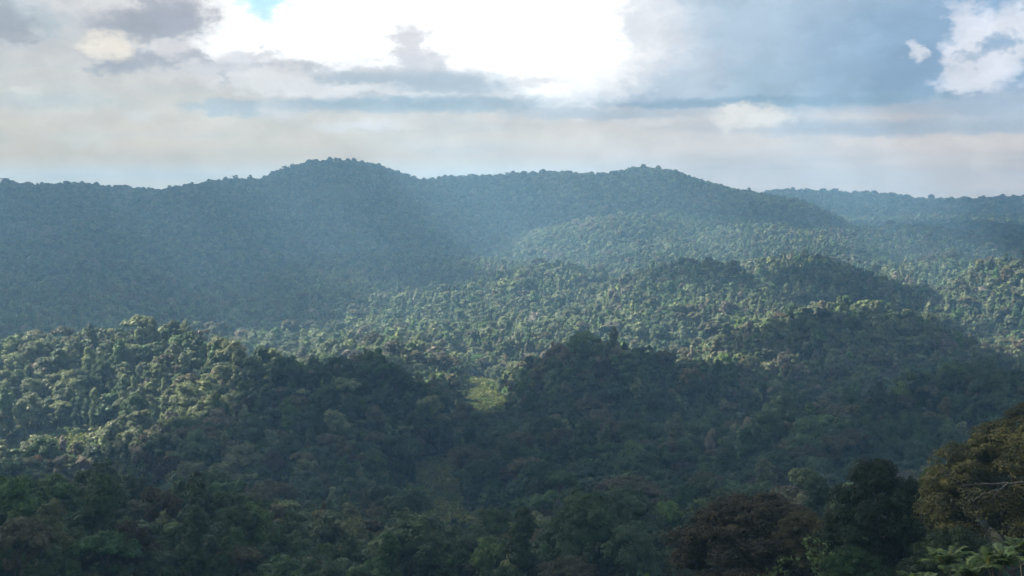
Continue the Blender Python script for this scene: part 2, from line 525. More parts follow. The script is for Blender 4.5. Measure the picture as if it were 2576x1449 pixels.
FOL = {
    'dark green': foliage_mat('foliage_dark_green', (0.030, 0.058, 0.024), (0.060, 0.105, 0.038)),
    'mid green': foliage_mat('foliage_mid_green', (0.046, 0.084, 0.030), (0.110, 0.165, 0.056)),
    'grey green': foliage_mat('foliage_grey_green', (0.080, 0.106, 0.050), (0.200, 0.224, 0.105)),
    'olive brown': foliage_mat('foliage_olive_brown', (0.058, 0.058, 0.028), (0.118, 0.110, 0.052)),
    'bright green': foliage_mat('foliage_bright_green', (0.055, 0.10, 0.022), (0.12, 0.18, 0.045)),
    'rust brown': foliage_mat('foliage_rust_brown', (0.080, 0.060, 0.028), (0.150, 0.110, 0.048)),
    'pinkish brown': foliage_mat('foliage_pinkish_brown', (0.12, 0.11, 0.080), (0.22, 0.19, 0.135)),
    'golden olive': foliage_mat('foliage_golden_olive', (0.028, 0.032, 0.012), (0.092, 0.086, 0.024)),
    'deep green': foliage_mat('foliage_deep_green', (0.014, 0.034, 0.012), (0.032, 0.066, 0.020)),
    'dark brown': foliage_mat('foliage_dark_brown', (0.023, 0.021, 0.011), (0.050, 0.043, 0.020)),
    'pale lime': foliage_mat('foliage_pale_lime', (0.13, 0.16, 0.05), (0.26, 0.28, 0.09)),
}


def bark_mat(name, a, b):
    m = bpy.data.materials.new(name)
    m.use_nodes = True
    t = NT(m.node_tree)
    bs = m.node_tree.nodes['Principled BSDF']
    tc = t.node('ShaderNodeTexCoord')
    mp = t.node('ShaderNodeMapping')
    mp.inputs['Scale'].default_value = (3, 3, 0.7)
    t.put(mp.inputs[0], tc.outputs['Object'])
    n, _ = t.noise(mp.outputs[0], 1.4, 6, 0.65)
    t.put(bs.inputs['Base Color'], t.mix(t.sstep(n, 0.35, 0.65), a, b))
    bs.inputs['Roughness'].default_value = 0.9
    return m


BARK = bark_mat('bark_grey_brown', (0.06, 0.05, 0.04), (0.16, 0.14, 0.115))
BARK_PALE = bark_mat('bark_pale', (0.07, 0.062, 0.055), (0.14, 0.125, 0.11))

gm = bpy.data.materials.new('forest_floor')
gm.use_nodes = True
t = NT(gm.node_tree)
bs = gm.node_tree.nodes['Principled BSDF']
tc = t.node('ShaderNodeTexCoord')
n_a, _ = t.noise(tc.outputs['Object'], 0.12, 6, 0.65)
n_b, _ = t.noise(tc.outputs['Object'], 0.45, 5, 0.7)
at = t.node('ShaderNodeAttribute', attribute_name='grass')
floor_c = t.mix(t.sstep(n_a, 0.35, 0.65), (0.020, 0.032, 0.014), (0.045, 0.065, 0.028))
grass_c = t.mix(t.sstep(n_b, 0.35, 0.65), (0.055, 0.070, 0.022), (0.120, 0.130, 0.042))
grass_c = t.mix(t.sstep(n_a, 0.5, 0.7), grass_c, (0.13, 0.12, 0.06))
t.put(bs.inputs['Base Color'], t.mix(t.sstep(at.outputs['Fac'], 0.2, 0.7), floor_c, grass_c))
bs.inputs['Roughness'].default_value = 0.95
bs.inputs['Specular IOR Level'].default_value = 0.1
terrain_o.data.materials.append(gm)


# ------------------------------------------------------------------ tree shapes
def unit(v):
    return v / np.maximum(np.linalg.norm(v, axis=-1, keepdims=True), 1e-9)


ICO = None


def ico():
    global ICO
    if ICO is None:
        import bmesh
        bm = bmesh.new()
        bmesh.ops.create_icosphere(bm, subdivisions=2, radius=1.0)
        v = np.array([p.co[:] for p in bm.verts]); f = np.array([[p.index for p in q.verts] for q in bm.faces])
        bm.free()
        ICO = (v, f)
    return ICO


def leaf_cards(rng, pos, nrm, size, asp=0.62):
    """one folded leaf spray (4 corners, two triangles) per point"""
    n = len(pos)
    nrm = unit(nrm)
    ref = rng.normal(size=(n, 3))
    tx = unit(np.cross(nrm, ref)); ty = np.cross(nrm, tx)
    s = size * rng.uniform(0.6, 1.45, (n, 1))
    a = pos - tx * s * 0.5
    b = pos + ty * s * asp * 0.5 - nrm * s * 0.16
    c = pos + tx * s * 0.5
    d = pos - ty * s * asp * 0.5 - nrm * s * 0.16
    v = np.stack([a, b, c, d], 1).reshape(-1, 3)
    k = np.arange(n)[:, None] * 4
    return v, np.concatenate([k + [[0, 1, 2]], k + [[0, 2, 3]]])


def crown_lobes(rng, shape):
    """list of lobes (x, y, z, rx, rz) for a tree about 16 m tall with a 6 m crown radius"""
    L = []
    if shape == 'dome':
        L.append((0, 0, 11.0, 3.6, 3.2))
        for i in range(9):
            a = i * 2.399 + rng.uniform(-.3, .3); r = rng.uniform(3.0, 4.3)
            L.append((r * math.cos(a), r * math.sin(a), rng.uniform(8.2, 11.2), rng.uniform(1.7, 2.5), rng.uniform(1.4, 2.1)))
        for i in range(5):
            a = i * 1.3 + rng.uniform(-.3, .3); r = rng.uniform(1.0, 2.3)
            L.append((r * math.cos(a), r * math.sin(a), rng.uniform(12.0, 14.0), rng.uniform(1.6, 2.3), rng.uniform(1.3, 1.9)))
        for i in range(4):
            a = rng.uniform(0, 6.28); r = rng.uniform(1.5, 3.4)
            L.append((r * math.cos(a), r * math.sin(a), rng.uniform(4.5, 7.5), rng.uniform(1.3, 1.9), rng.uniform(1.6, 2.4)))
    elif shape == 'umbrella':
        for i in range(14):
            a = i * 2.399 + rng.uniform(-.3, .3); r = 5.0 * math.sqrt((i + .5) / 14)
            L.append((r * math.cos(a), r * math.sin(a), 13.9 - 0.085 * r * r + rng.uniform(-.5, .5), rng.uniform(1.5, 2.3), rng.uniform(0.9, 1.4)))
        for i in range(3):
            a = rng.uniform(0, 6.28); r = rng.uniform(1, 3)
            L.append((r * math.cos(a), r * math.sin(a), rng.uniform(8, 10), rng.uniform(1.2, 1.7), rng.uniform(0.9, 1.3)))
    elif shape == 'column':
        for i in range(11):
            z = 3.2 + i * 1.05; a = rng.uniform(0, 6.28); r = rng.uniform(0.4, 1.7) * (1.0 if z < 12 else .6)
            L.append((r * math.cos(a), r * math.sin(a), z, rng.uniform(1.5, 2.5) * (1 if z < 13 else .7), rng.uniform(1.2, 1.9)))
        L.append((0, 0, 14.6, 1.3, 1.5))
    elif shape == 'ragged':
        for i in range(8):
            a = i * 2.399 + rng.uniform(-.4, .4); r = rng.uniform(1.6, 4.8)
            L.append((r * math.cos(a), r * math.sin(a), rng.uniform(7.0, 14.2), rng.uniform(1.2, 2.2), rng.uniform(1.0, 1.7)))
        L.append((0.3, -0.2, 13.6, 1.8, 1.7))
    elif shape == 'cone':
        for i in range(22):
            f = (i + .5) / 22; z = 3.0 + 12.2 * f; a = i * 2.399
            r = 4.4 * (1 - f) ** 0.75 * rng.uniform(.75, 1.05)
            k = 1.2 + 1.5 * (1 - f)
            L.append((r * math.cos(a), r * math.sin(a), z, k, k * .85))
        L.append((0, 0, 8.0, 3.0, 4.5))
    elif shape == 'tall':          # tall crown with a blunt peak and shelving sides
        for i in range(40):
            f = (i + .5) / 40; z = 3.5 + 11.2 * f; a = i * 2.399
            r = 5.0 * (1 - f ** 2.2) ** 0.62 * rng.uniform(.8, 1.05)
            L.append((r * math.cos(a), r * math.sin(a), z, rng.uniform(1.1, 1.7), rng.uniform(.8, 1.3)))
        L.append((0, 0, 8.5, 3.6, 4.8)); L.append((0.2, 0.1, 14.6, .9, 1.1))
    elif shape == 'bush':
        for i in range(9):
            a = i * 2.399; r = rng.uniform(0.6, 4.0)
            L.append((r * math.cos(a), r * math.sin(a), rng.uniform(1.5, 5.0), rng.uniform(1.7, 2.8), rng.uniform(1.5, 2.6)))
    elif shape == 'wide':          # big spreading mound with many shelves of leaves
        for i in range(38):
            f = (i + .5) / 38; a = i * 2.399 + rng.uniform(-.2, .2)
            th = math.acos(1 - 1.15 * f)
            r = 5.1 * math.sin(th) * rng.uniform(.85, 1.05); z = 8.2 + 5.8 * math.cos(th)
            L.append((r * math.cos(a), r * math.sin(a), z, rng.uniform(1.1, 1.8), rng.uniform(.8, 1.2)))
        L.append((0, 0, 9.3, 3.6, 3.2))
    return np.array(L)


def make_crown(name, shape, seed, n_leaf, size, clumps=14, core=0.78, droop=0.0):
    rng = np.random.default_rng(seed)
    L = crown_lobes(rng, shape)
    # second level: tufts on each lobe
    tuft = []
    for x, y, z, rx, rz in L:
        d = unit(rng.normal(size=(clumps, 3))); d[:, 2] = np.where(d[:, 2] < -0.45, -d[:, 2], d[:, 2])
        p = np.array((x, y, z)) + d * np.array((rx, rx, rz)) * rng.uniform(.72, 1.0, (clumps, 1))
        k = rng.uniform(.26, .46, (clumps, 1)) * rx
        tuft.append(np.concatenate([p, k, k * .75, np.array((x, y, z))[None].repeat(clumps, 0)], 1))
    T = np.concatenate(tuft)
    per = max(3, int(n_leaf / len(T)))
    d = unit(rng.normal(size=(len(T), per, 3)))
    d[..., 2] = np.where(d[..., 2] < -0.5, -d[..., 2], d[..., 2])
    rad = np.stack([T[:, 3], T[:, 3], T[:, 4]], -1)[:, None]
    pos = T[:, None, :3] + d * rad * rng.uniform(.75, 1.12, (len(T), per, 1))
    out = unit(pos - T[:, None, 5:8])
    nr = d * 0.8 + out * 0.5 + rng.normal(size=d.shape) * 0.45 + np.array((0, 0, 0.35))
    pos = pos.reshape(-1, 3); nr = nr.reshape(-1, 3)
    # drop what lies deep inside other lobes
    keep = np.ones(len(pos), bool)
    for x, y, z, rx, rz in L:
        e = ((pos - (x, y, z)) / (rx, rx, rz)) ** 2
        keep &= e.sum(1) > 0.42
    pos, nr = pos[keep], nr[keep]
    v, f = leaf_cards(rng, pos, nr, size)
    V, F = [v], [f]
    o = len(v)
    if core > 0:
        iv, jf = ico()
        for x, y, z, rx, rz in L:
            b = 1 + 0.25 * np.sin(iv @ rng.normal(size=(3, 4)) * 2.5).mean(1, keepdims=True)
            V.append(iv * b * np.array((rx, rx, rz)) * core + (x, y, z))
            F.append(jf + o); o += len(iv)
    me = mesh_from(name, np.concatenate(V), np.concatenate(F))
    return me, L


def tube(path, radii, sides=6):
    path = np.asarray(path, float); n = len(path)
    tan = np.gradient(path, axis=0); tan = unit(tan)
    ref = np.array((0.31, 0.95, 0.05))
    a = unit(np.cross(tan, ref)); b = np.cross(tan, a)
    th = np.linspace(0, 2 * math.pi, sides, endpoint=False)
    ring = path[:, None] + (a[:, None] * np.cos(th)[None, :, None] + b[:, None] * np.sin(th)[None, :, None]) * np.asarray(radii)[:, None, None]
    v = ring.reshape(-1, 3)
    i = np.arange(n - 1)[:, None] * sides + np.arange(sides)[None]
    j = np.arange(n - 1)[:, None] * sides + (np.arange(sides)[None] + 1) % sides
    q = np.stack([i, j, j + sides, i + sides], -1).reshape(-1, 4)
    f = np.concatenate([q[:, [0, 1, 2]], q[:, [0, 2, 3]]])
    return v, f


def make_trunk(name, L, seed, r0=0.34, limbs=7, top=None):
    rng = np.random.default_rng(seed)
    top = top or float(np.percentile(L[:, 2], 75))
    zz = np.linspace(-3.0, top, 7)
    path = np.stack([np.cumsum(rng.normal(0, .12, 7)), np.cumsum(rng.normal(0, .12, 7)), zz], -1)
    V, F, o = [], [], 0
    v, f = tube(path, np.linspace(r0, r0 * .35, 7), 7)
    V.append(v); F.append(f); o += len(v)
    order = rng.permutation(len(L))[:limbs]
    for k in order:
        tgt = L[k, :3]
        z0 = max(1.5, min(top - 1, tgt[2] - rng.uniform(2.0, 4.5)))
        s = np.array((np.interp(z0, zz, path[:, 0]), np.interp(z0, zz, path[:, 1]), z0))
        mid = (s + tgt) / 2 + rng.normal(0, .25, 3) + (0, 0, .4)
        v, f = tube([s, mid, tgt], [r0 * .42, r0 * .3, r0 * .14], 5)
        V.append(v); F.append(f + o); o += len(v)
    me = mesh_from(name, np.concatenate(V), np.concatenate(F))
    me.materials.append(BARK)
    return me


# ------------------------------------------------------------------ where the trees stand
rng = np.random.default_rng(11)
HEROES = [
    # overview x of crown centre, y of its top, width in overview px, distance, colour, shape, label
    (20, 1336, 150, 345, 'olive brown', 'umbrella', 'gold-brown flat crown above two pale bare trunks at the bottom left corner'),
    (152, 1322, 90, 372, 'rust brown', 'umbrella', 'low dull brown crown just behind the broad brown tree near the bottom left corner'),
    (195, 1341, 178, 350, 'olive brown', 'dome', 'broad dark brown crown beside the pale lime sprout near the bottom left corner'),
    (221, 1340, 20, 352, 'pale lime', 'ragged', 'small pale lime sprout on the edge of the broad brown crown at bottom left'),
    (107, 1384, 112, 318, 'mid green', 'ragged', 'grey-green ragged tree in front of the two brown crowns at bottom left'),
    (68, 1434, 80, 300, 'bright green', 'bush', 'bright green bush cut by the bottom edge near the left corner'),
    (420, 1306, 165, 365, 'golden olive', 'dome', 'tall golden brown domed tree left of the dark brown dome along the bottom'),
    (340, 1335, 75, 372, 'rust brown', 'dome', 'rusty side crown leaning on the left of the golden brown domed tree'),
    (310, 1390, 100, 330, 'bright green', 'dome', 'fresh green crown below the golden brown domed tree at the bottom'),
    (655, 1304, 118, 365, 'dark brown', 'dome', 'dark brown domed tree right of the golden brown one, a gap of green between'),
    (590, 1345, 90, 350, 'dark green', 'ragged', 'dark green tree filling the gap between golden brown and dark brown domes'),
    (500, 1398, 95, 320, 'rust brown', 'umbrella', 'brownish low crown by the bottom edge below the dark green gap tree'),
    (740, 1338, 90, 365, 'olive brown', 'dome', 'dull brown crown touching the right side of the dark brown dome'),
    (813, 1260, 32, 425, 'rust brown', 'dome', 'small rust red crown standing alone in dark green trees above the bottom row'),
    (818, 1366, 95, 340, 'bright green', 'dome', 'rounded bright green crown left of the rusty brown bottom crown'),
    (886, 1366, 125, 352, 'rust brown', 'dome', 'rusty golden brown crown between two bright green crowns at the bottom'),
    (958, 1372, 105, 345, 'bright green', 'ragged', 'bright green spreading crown right of the rusty golden bottom crown'),
    (815, 1418, 85, 315, 'dark brown', 'umbrella', 'purplish brown crown cut by the bottom edge under the rounded green crown'),
    (735, 1410, 90, 312, 'mid green', 'bush', 'low green bushy crown cut by the bottom edge left of the purplish crown'),
    (1412, 1346, 104, 388, 'olive brown', 'dome', 'big olive brown dome at the bottom, right of the small grassy clearing'),
    (1487, 1288, 80, 432, 'rust brown', 'dome', 'brown domed crown behind and above the big olive brown bottom dome'),
    (1385, 1285, 75, 438, 'dark brown', 'dome', 'dark purplish dome left of the brown domed crown above the bottom row'),
    (1309, 1086, 112, 622, 'olive brown', 'umbrella', 'wide greyish brown crown on the brow of the low central hill'),
    (1420, 1078, 100, 634, 'olive brown', 'umbrella', 'flat brown crown beside the wide greyish one on the low central hill'),
    (1570, 1088, 45, 612, 'bright green', 'dome', 'rounded lighter green tree at the right end of the low central hill'),
    (431, 1146, 104, 570, 'dark brown', 'umbrella', 'broad flat dark brown crown alone on the shaded left slope'),
    (362, 1140, 64, 575, 'dark brown', 'umbrella', 'smaller dark brown crown left of the broad flat one on the shaded slope'),
    (434, 1016, 44, 800, 'rust brown', 'cone', 'orange brown pointed tree at the lower edge of the sunlit left hill'),
    (398, 1036, 70, 790, 'pinkish brown', 'umbrella', 'flat pale brown crown left of the orange brown pointed tree'),
    (321, 984, 68, 830, 'olive brown', 'umbrella', 'large flat brownish crown in the middle of the sunlit left hill'),
    (391, 866, 38, 930, 'pinkish brown', 'umbrella', 'pinkish brown umbrella crown near the top of the sunlit left hill'),
    (1884, 1046, 54, 606, 'pinkish brown', 'dome', 'large sunlit pinkish crown at the top of the lit group on the dark right slope'),  # lit group: sunlight is partly put into its paler foliage colours
    (1848, 1068, 36, 598, 'grey green', 'dome', 'sunlit grey-green crown touching the pinkish one on the dark right slope'),
    (1790, 1078, 42, 590, 'pinkish brown', 'dome', 'sunlit grey-brown crown at the left of the lit group on the dark right slope'),
    (1822, 1098, 40, 575, 'pale lime', 'ragged', 'sunlit yellow-green crown below the grey-brown one in the lit group'),
    (1740, 1138, 54, 560, 'pale lime', 'dome', 'lowest sunlit lime green crown of the lit group on the dark right slope'),
    (1745, 690, 55, 1340, 'rust brown', 'umbrella', 'wide reddish brown crown below the top of the sunlit middle right hill'),
]
hero_pos = []
for h in HEROES:
    p = P(h[0], h[1], D(h[3]))
    hero_pos.append((p[0], p[1], h[2] / FD * p[1] / 2))
hero_pos = np.array(hero_pos)

pts = []
for y0, y1, s in ((292, 1000, 6.4), (1000, 1800, 5.3), (1800, 3150, 5.8), (3150, 4500, 11.5)):
    ys = np.arange(y0, y1, s * 0.9)
    for k, yy in enumerate(ys):
        half = 0.382 * yy * 1.06 + 45
        x_lo = -half if y0 < 3000 else 0.10 * yy
        xs = np.arange(x_lo, half, s) + (k % 2) * s / 2
        pts.append(np.stack([xs, np.full_like(xs, yy), np.full_like(xs, s)], -1))
pts = np.concatenate(pts)
pts[:, :2] += rng.uniform(-.48, .48, (len(pts), 2)) * pts[:, 2:3]
x, y, s = pts.T
gmask = clear_mask(x, y, 1); bmask = clear_mask(x, y, 0)
far_c = y > 2000
keep = (gmask < 0.3) | (rng.random(len(x)) < 0.05)
for hx, hy, hr in hero_pos:
    keep &= ((x - hx) ** 2 + (y - hy) ** 2) > (hr * 0.75) ** 2
x, y, s, bmask = x[keep], y[keep], s[keep], bmask[keep]
N = len(x)
z = ground(x, y)
patch = fbm(x / 90, y / 90, 41, 3)                   # stands of the same kind
u = rng.random(N)
SHAPES = ['dome', 'umbrella', 'column', 'ragged', 'bush']
w = u + patch * 0.35
shape = np.select([w < 0.42, w < 0.48, w < 0.74, w < 0.88], [0, 1, 2, 3], 4)
u2 = rng.random(N) + fbm(x / 60, y / 60, 57, 2) * 0.5
COLS = ['dark green', 'mid green', 'grey green', 'olive brown', 'bright green', 'rust brown', 'pinkish brown', 'deep green', 'dark brown']
cidx = np.select([u2 < 0.24, u2 < 0.54, u2 < 0.88, u2 < 0.945, u2 < 0.98, u2 < 0.99], [0, 1, 2, 3, 4, 5], 6)
pale = np.where((x < -0.17 * y) & (y > 690) & (y < 1080), 0.55, np.interp(y, (1020, 1150, 1700, 2300), (0, 0.45, 0.4, 0.2)))  # share of paler crowns on sunlit slopes, sunlight put into foliage colour
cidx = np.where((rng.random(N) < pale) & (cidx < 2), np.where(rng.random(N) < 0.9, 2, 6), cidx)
q_ = rng.random(N)
shade_dark = np.interp(y, (300, 560, 900, 1010), (0.8, 0.86, 0.85, 0.0)) * np.where((x < -0.19 * y) & (y > 600), 0.15, 1.0)  # share of darker crowns on shaded near hills, shade put into foliage colour
cidx = np.where((q_ < shade_dark) & ((cidx == 2) | (cidx == 6) | (cidx == 1)), np.where(rng.random(N) < 0.62, 0, np.where(rng.random(N) < 0.85, 7, 8)), cidx)
cidx = np.where((cidx == 6) & (y < 700), 3, cidx)
cidx = np.where((shape == 1) & (rng.random(N) < 0.6), 3, cidx)
size = np.clip(rng.lognormal(-0.27, 0.38, N) * np.where(rng.random(N) < 0.03, 1.5, 1.0), 0.34, 1.9) * np.where(shape == 1, 1.12, 1.0)
size = size * np.interp(y, (900, 1500, 2000, 3100, 3600), (0.96, 0.79, 0.68, 0.64, 1.1))
size = size * np.where((x > 0.11 * y) & (y > 600) & (y < 780), 1.2, 1.0)
bush = (bmask > 0.3) | (clear_mask(x, y, 1) > 0.3)
shape = np.where(bush, 4, shape)
size = np.where(bush, size * 0.34 + 0.1, size)
cidx = np.where(bush, np.where(rng.random(N) < 0.6, 4, 1), cidx)
# low trees on the sight line to the little clearings
low = ((np.abs(x + 15) < 20) & (y > 400) & (y < 600)) | ((np.abs(x + 40) < 18) & (y > 600) & (y < 730)) | ((np.abs(x + 23) < 22) & (y > 900) & (y < 1110))
size = np.where(low, np.minimum(size, 0.38), size)
far_low = np.interp(y, (1700, 2500), (1, 0.8))
shape = np.where((y > 2300) & ((shape == 1) | (shape == 2)), 0, shape)
rxy = size * rng.uniform(0.85, 1.1, N)
rz = size ** 0.7 * rng.uniform(0.8, 1.3, N)
rz = np.where(shape == 4, rz * 0.9, rz) * far_low
rot = rng.uniform(0, 2 * math.pi, N)

# which trees show: paint crowns near to far on a coarse picture and count what is left of each
MW, MH = 644, 362
occ = np.zeros((MH, MW), bool)
near = np.nonzero(y < 900)[0]
order = near[np.argsort(y[near])]
shown = np.zeros(N)
for i in order:
    r = 5.0 * rxy[i]
    cxp = (x[i] / y[i] * FD + CX) / 4
    pyt = lambda zz: (CY - FD * math.tan(math.atan2(zz, y[i]) + PITCH)) / 4
    t_ = pyt(z[i] + 15.0 * rz[i] * (0.5 if shape[i] == 4 else 1)); b_ = pyt(z[i])
    rr = r / y[i] * FD / 4
    x0, x1 = max(0, int(cxp - rr)), min(MW, int(cxp + rr) + 1)
    y0, y1 = max(0, int(t_)), min(MH, int(b_) + 1)
    if x1 <= x0 or y1 <= y0:
        continue
    w_ = occ[y0:y1, x0:x1]
    shown[i] = w_.size - w_.sum()
    w_[:] = True
single = np.argsort(-shown)[:250]
single = single[shown[single] > 0]
is_single = np.zeros(N, bool); is_single[single] = True

# ------------------------------------------------------------------ tree models
crown_me, trunk_me = {}, {}
for shp in ('dome', 'umbrella', 'column', 'ragged', 'bush', 'cone'):
    for k in range(3 if shp != 'cone' else 1):
        me, L = make_crown('tree_crown', shp, 100 + k * 7 + len(shp), 7000, 0.46, 18, 0.74)
        crown_me[shp, k] = me
        trunk_me[shp, k] = make_trunk('tree_trunk', L, 300 + k, limbs=7, top=None)
for k in range(3):
    me, L = make_crown('tree_crown', 'wide', 140 + k, 15000, 0.33, 20, 0.6)
    crown_me['wide', k] = me
    trunk_me['wide', k] = make_trunk('tree_trunk', L, 330 + k, limbs=10)
far_protos = []
far_col = bpy.data.collections.new('forest_prototypes')
for si, shp in enumerate(SHAPES):
    for ci, cn in enumerate(COLS):
        for k in range(2):
            me, L = (None, None)
            key = ('far', shp, k)
            if key not in crown_me:
                me, L = make_crown('far_crown', shp, 500 + k * 7 + si, 3600, 0.62, 12, 0.8)
                rg = np.random.default_rng(900 + k)
                tv, tf = tube(np.stack([rg.normal(0, .15, 5).cumsum(), rg.normal(0, .15, 5).cumsum(), np.linspace(-2, 11 if shp != 'bush' else 3, 5)], -1), np.linspace(.36, .14, 5), 5)
                nv = len(me.vertices); nf = len(me.polygons)
                cv = np.empty(nv * 3, np.float32); me.vertices.foreach_get('co', cv)
                cf = np.empty(nf * 3, np.int32); me.loops.foreach_get('vertex_index', cf)
                me = mesh_from('far_tree', np.concatenate([cv.reshape(-1, 3), tv]), np.concatenate([cf.reshape(-1, 3), tf + nv]))
                me.materials.append(FOL['mid green']); me.materials.append(BARK)
                mi = np.zeros(len(me.polygons), np.int32); mi[nf:] = 1
                me.polygons.foreach_set('material_index', mi)
                crown_me[key] = me
            o = bpy.data.objects.new('forest_tree_model_%03d' % len(far_protos), crown_me[key])
            if not len(o.data.materials):
                o.data.materials.append(FOL['mid green'])
            o.material_slots[0].link = 'OBJECT'
            o.material_slots[0].material = FOL[cn]
            far_col.objects.link(o)
            far_protos.append(o)


def instancer(name, pos, rotz, scale, index, collection):
    me = bpy.data.meshes.new(name)
    me.vertices.add(len(pos)); me.vertices.foreach_set('co', np.asarray(pos, np.float32).ravel())
    a = me.attributes.new('spin', 'FLOAT_VECTOR', 'POINT')
    rv = np.zeros((len(pos), 3), np.float32); rv[:, 2] = rotz
    a.data.foreach_set('vector', rv.ravel())
    a = me.attributes.new('size', 'FLOAT_VECTOR', 'POINT'); a.data.foreach_set('vector', np.asarray(scale, np.float32).ravel())
    a = me.attributes.new('pick', 'INT', 'POINT'); a.data.foreach_set('value', np.asarray(index, np.int32))
    o = bpy.data.objects.new(name, me)
    col.objects.link(o)
    g = bpy.data.node_groups.new(name + '_nodes', 'GeometryNodeTree')
    g.interface.new_socket('Geometry', in_out='INPUT', socket_type='NodeSocketGeometry')
    g.interface.new_socket('Geometry', in_out='OUTPUT', socket_type='NodeSocketGeometry')
    gi = g.nodes.new('NodeGroupInput'); go = g.nodes.new('NodeGroupOutput')
    ip = g.nodes.new('GeometryNodeInstanceOnPoints')
    ci = g.nodes.new('GeometryNodeCollectionInfo')
    ci.inputs['Collection'].default_value = collection
    ci.inputs['Separate Children'].default_value = True
    ci.inputs['Reset Children'].default_value = True

    def attr(n, dt):
        q = g.nodes.new('GeometryNodeInputNamedAttribute'); q.data_type = dt
        q.inputs['Name'].default_value = n
        return q.outputs['Attribute']
    e2r = g.nodes.new('FunctionNodeEulerToRotation')
    l = g.links.new
    l(gi.outputs[0], ip.inputs['Points']); l(ci.outputs[0], ip.inputs['Instance'])
    ip.inputs['Pick Instance'].default_value = True
    l(attr('pick', 'INT'), ip.inputs['Instance Index'])
    l(attr('spin', 'FLOAT_VECTOR'), e2r.inputs[0]); l(e2r.outputs[0], ip.inputs['Rotation'])
    l(attr('size', 'FLOAT_VECTOR'), ip.inputs['Scale'])
    l(ip.outputs[0], go.inputs[0])
    md = o.modifiers.new('scatter', 'NODES'); md.node_group = g
    return o


fs = ~is_single
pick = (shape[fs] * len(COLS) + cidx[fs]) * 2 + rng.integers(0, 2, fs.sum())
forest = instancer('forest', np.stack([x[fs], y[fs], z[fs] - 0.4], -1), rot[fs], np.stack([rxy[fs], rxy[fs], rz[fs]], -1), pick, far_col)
tag(forest, 'dense green and brown forest covering the hills out to the far ridge', 'forest', kind='stuff')


def place_tree(px, py, pz, sxy, sz, rz_, shp, k, colr, label, group=None, bark=BARK):
    o = bpy.data.objects.new('forest_tree', None)
    o.empty_display_size = 1.0
    col.objects.link(o)
    o.location = (px, py, pz); o.rotation_euler = (0, 0, rz_); o.scale = (sxy, sxy, sz)
    tag(o, label, 'tree', group)
    c = bpy.data.objects.new('crown', crown_me[shp, k])
    if not len(c.data.materials):
        c.data.materials.append(FOL['mid green'])
    col.objects.link(c); c.parent = o
    c.material_slots[0].link = 'OBJECT'; c.material_slots[0].material = FOL[colr]
    t_ = bpy.data.objects.new('trunk', trunk_me[shp, k])
    col.objects.link(t_); t_.parent = o
    if bark is not BARK:
        t_.material_slots[0].link = 'OBJECT'; t_.material_slots[0].material = bark
    return o


SHN = {'dome': 'domed', 'umbrella': 'flat-topped', 'column': 'upright', 'ragged': 'ragged', 'bush': 'bushy'}
NUM = ['', 'one', 'two', 'three', 'four', 'five', 'six', 'seven', 'eight', 'nine', 'ten', 'eleven', 'twelve']
ORD = ['leftmost', 'second from left', 'third from left', 'fourth from left', 'fifth from left', 'sixth from left', 'seventh from left', 'eighth from left', 'ninth from left', 'tenth from left', 'eleventh from left']


def zone(px, py):
    dx = px / py * FD + CX
    if py < 400:
        if dx < 300: return 'in the bottom left corner'
        if dx < 640: return 'around the golden brown bottom dome'
        if dx < 1000: return 'around the rusty golden bottom crown'
        if dx < 1250: return 'at bottom below the grassy clearing'
        if dx < 1500: return 'around the big olive bottom dome'
        return 'beside the foreground trees'
    if py < 600:
        if dx < 330: return 'around the light green left glade'
        if dx < 800: return 'on the dark lower left slope'
        if dx < 1300: return 'beside the lower grassy clearing'
        if dx < 1750: return 'in front of the low hill'
        return 'behind the brown tree'
    if dx < 330: return 'at the sunlit left hill foot'
    if dx < 700: return 'on the dark lower left hillside'
    if dx < 1000: return 'on the dark left-centre hill'
    if dx < 1260: return 'between the two dark hills'
    if dx < 1750: return 'on the low central hill'
    if dx < 2100: return 'around the lit right slope group'
    return 'on the dark right slope brow'


fam = {}
for i in single:
    big = 'tall ' if rz[i] > 1.05 else ('small ' if rz[i] < 0.72 else '')
    d_ = f'{big}{COLS[cidx[i]]} {SHN[SHAPES[shape[i]]]}'
    fam.setdefault((d_, zone(x[i], y[i])), []).append(i)
for (d_, zn), mem in fam.items():
    mem.sort(key=lambda i: x[i] / y[i])
    n_ = len(mem)
    for q, i in enumerate(mem):
        if n_ == 1: lab = f'{d_} tree {zn}'
        elif n_ <= 12: lab = f'{ORD[q] if q < n_ - 1 else "rightmost"} of {NUM[n_]} {d_} trees {zn}'
        else: lab = f'{d_} tree {zn}'
        place_tree(x[i], y[i], z[i] - 0.4, rxy[i], rz[i], rot[i], SHAPES[shape[i]], int(rng.integers(0, 3)), COLS[cidx[i]],
                   lab, f'{d_} trees {zn}' if n_ > 1 else None)

TOPS = {'dome': 15.4, 'umbrella': 14.8, 'column': 15.6, 'ragged': 15.3, 'bush': 6.6, 'cone': 16.0, 'wide': 15.0}
for n_, h in enumerate(HEROES):
    dx, dy, wpx, d, cn, shp, lab = h
    d = D(d)
    p = P(dx, dy, d)
    gz_ = float(ground(p[0], p[1]))
    H = p[2] - gz_
    H = min(max(H, 5.0), 26.0)
    rad = wpx / FD * d / 2
    if wpx > 85 and shp in ('dome', 'umbrella'): shp = 'wide'
    place_tree(p[0], p[1], p[2] - H, rad / 5.9, H / TOPS[shp], n_ * 1.7, shp, n_ % 3 if shp != 'cone' else 0, cn, lab)

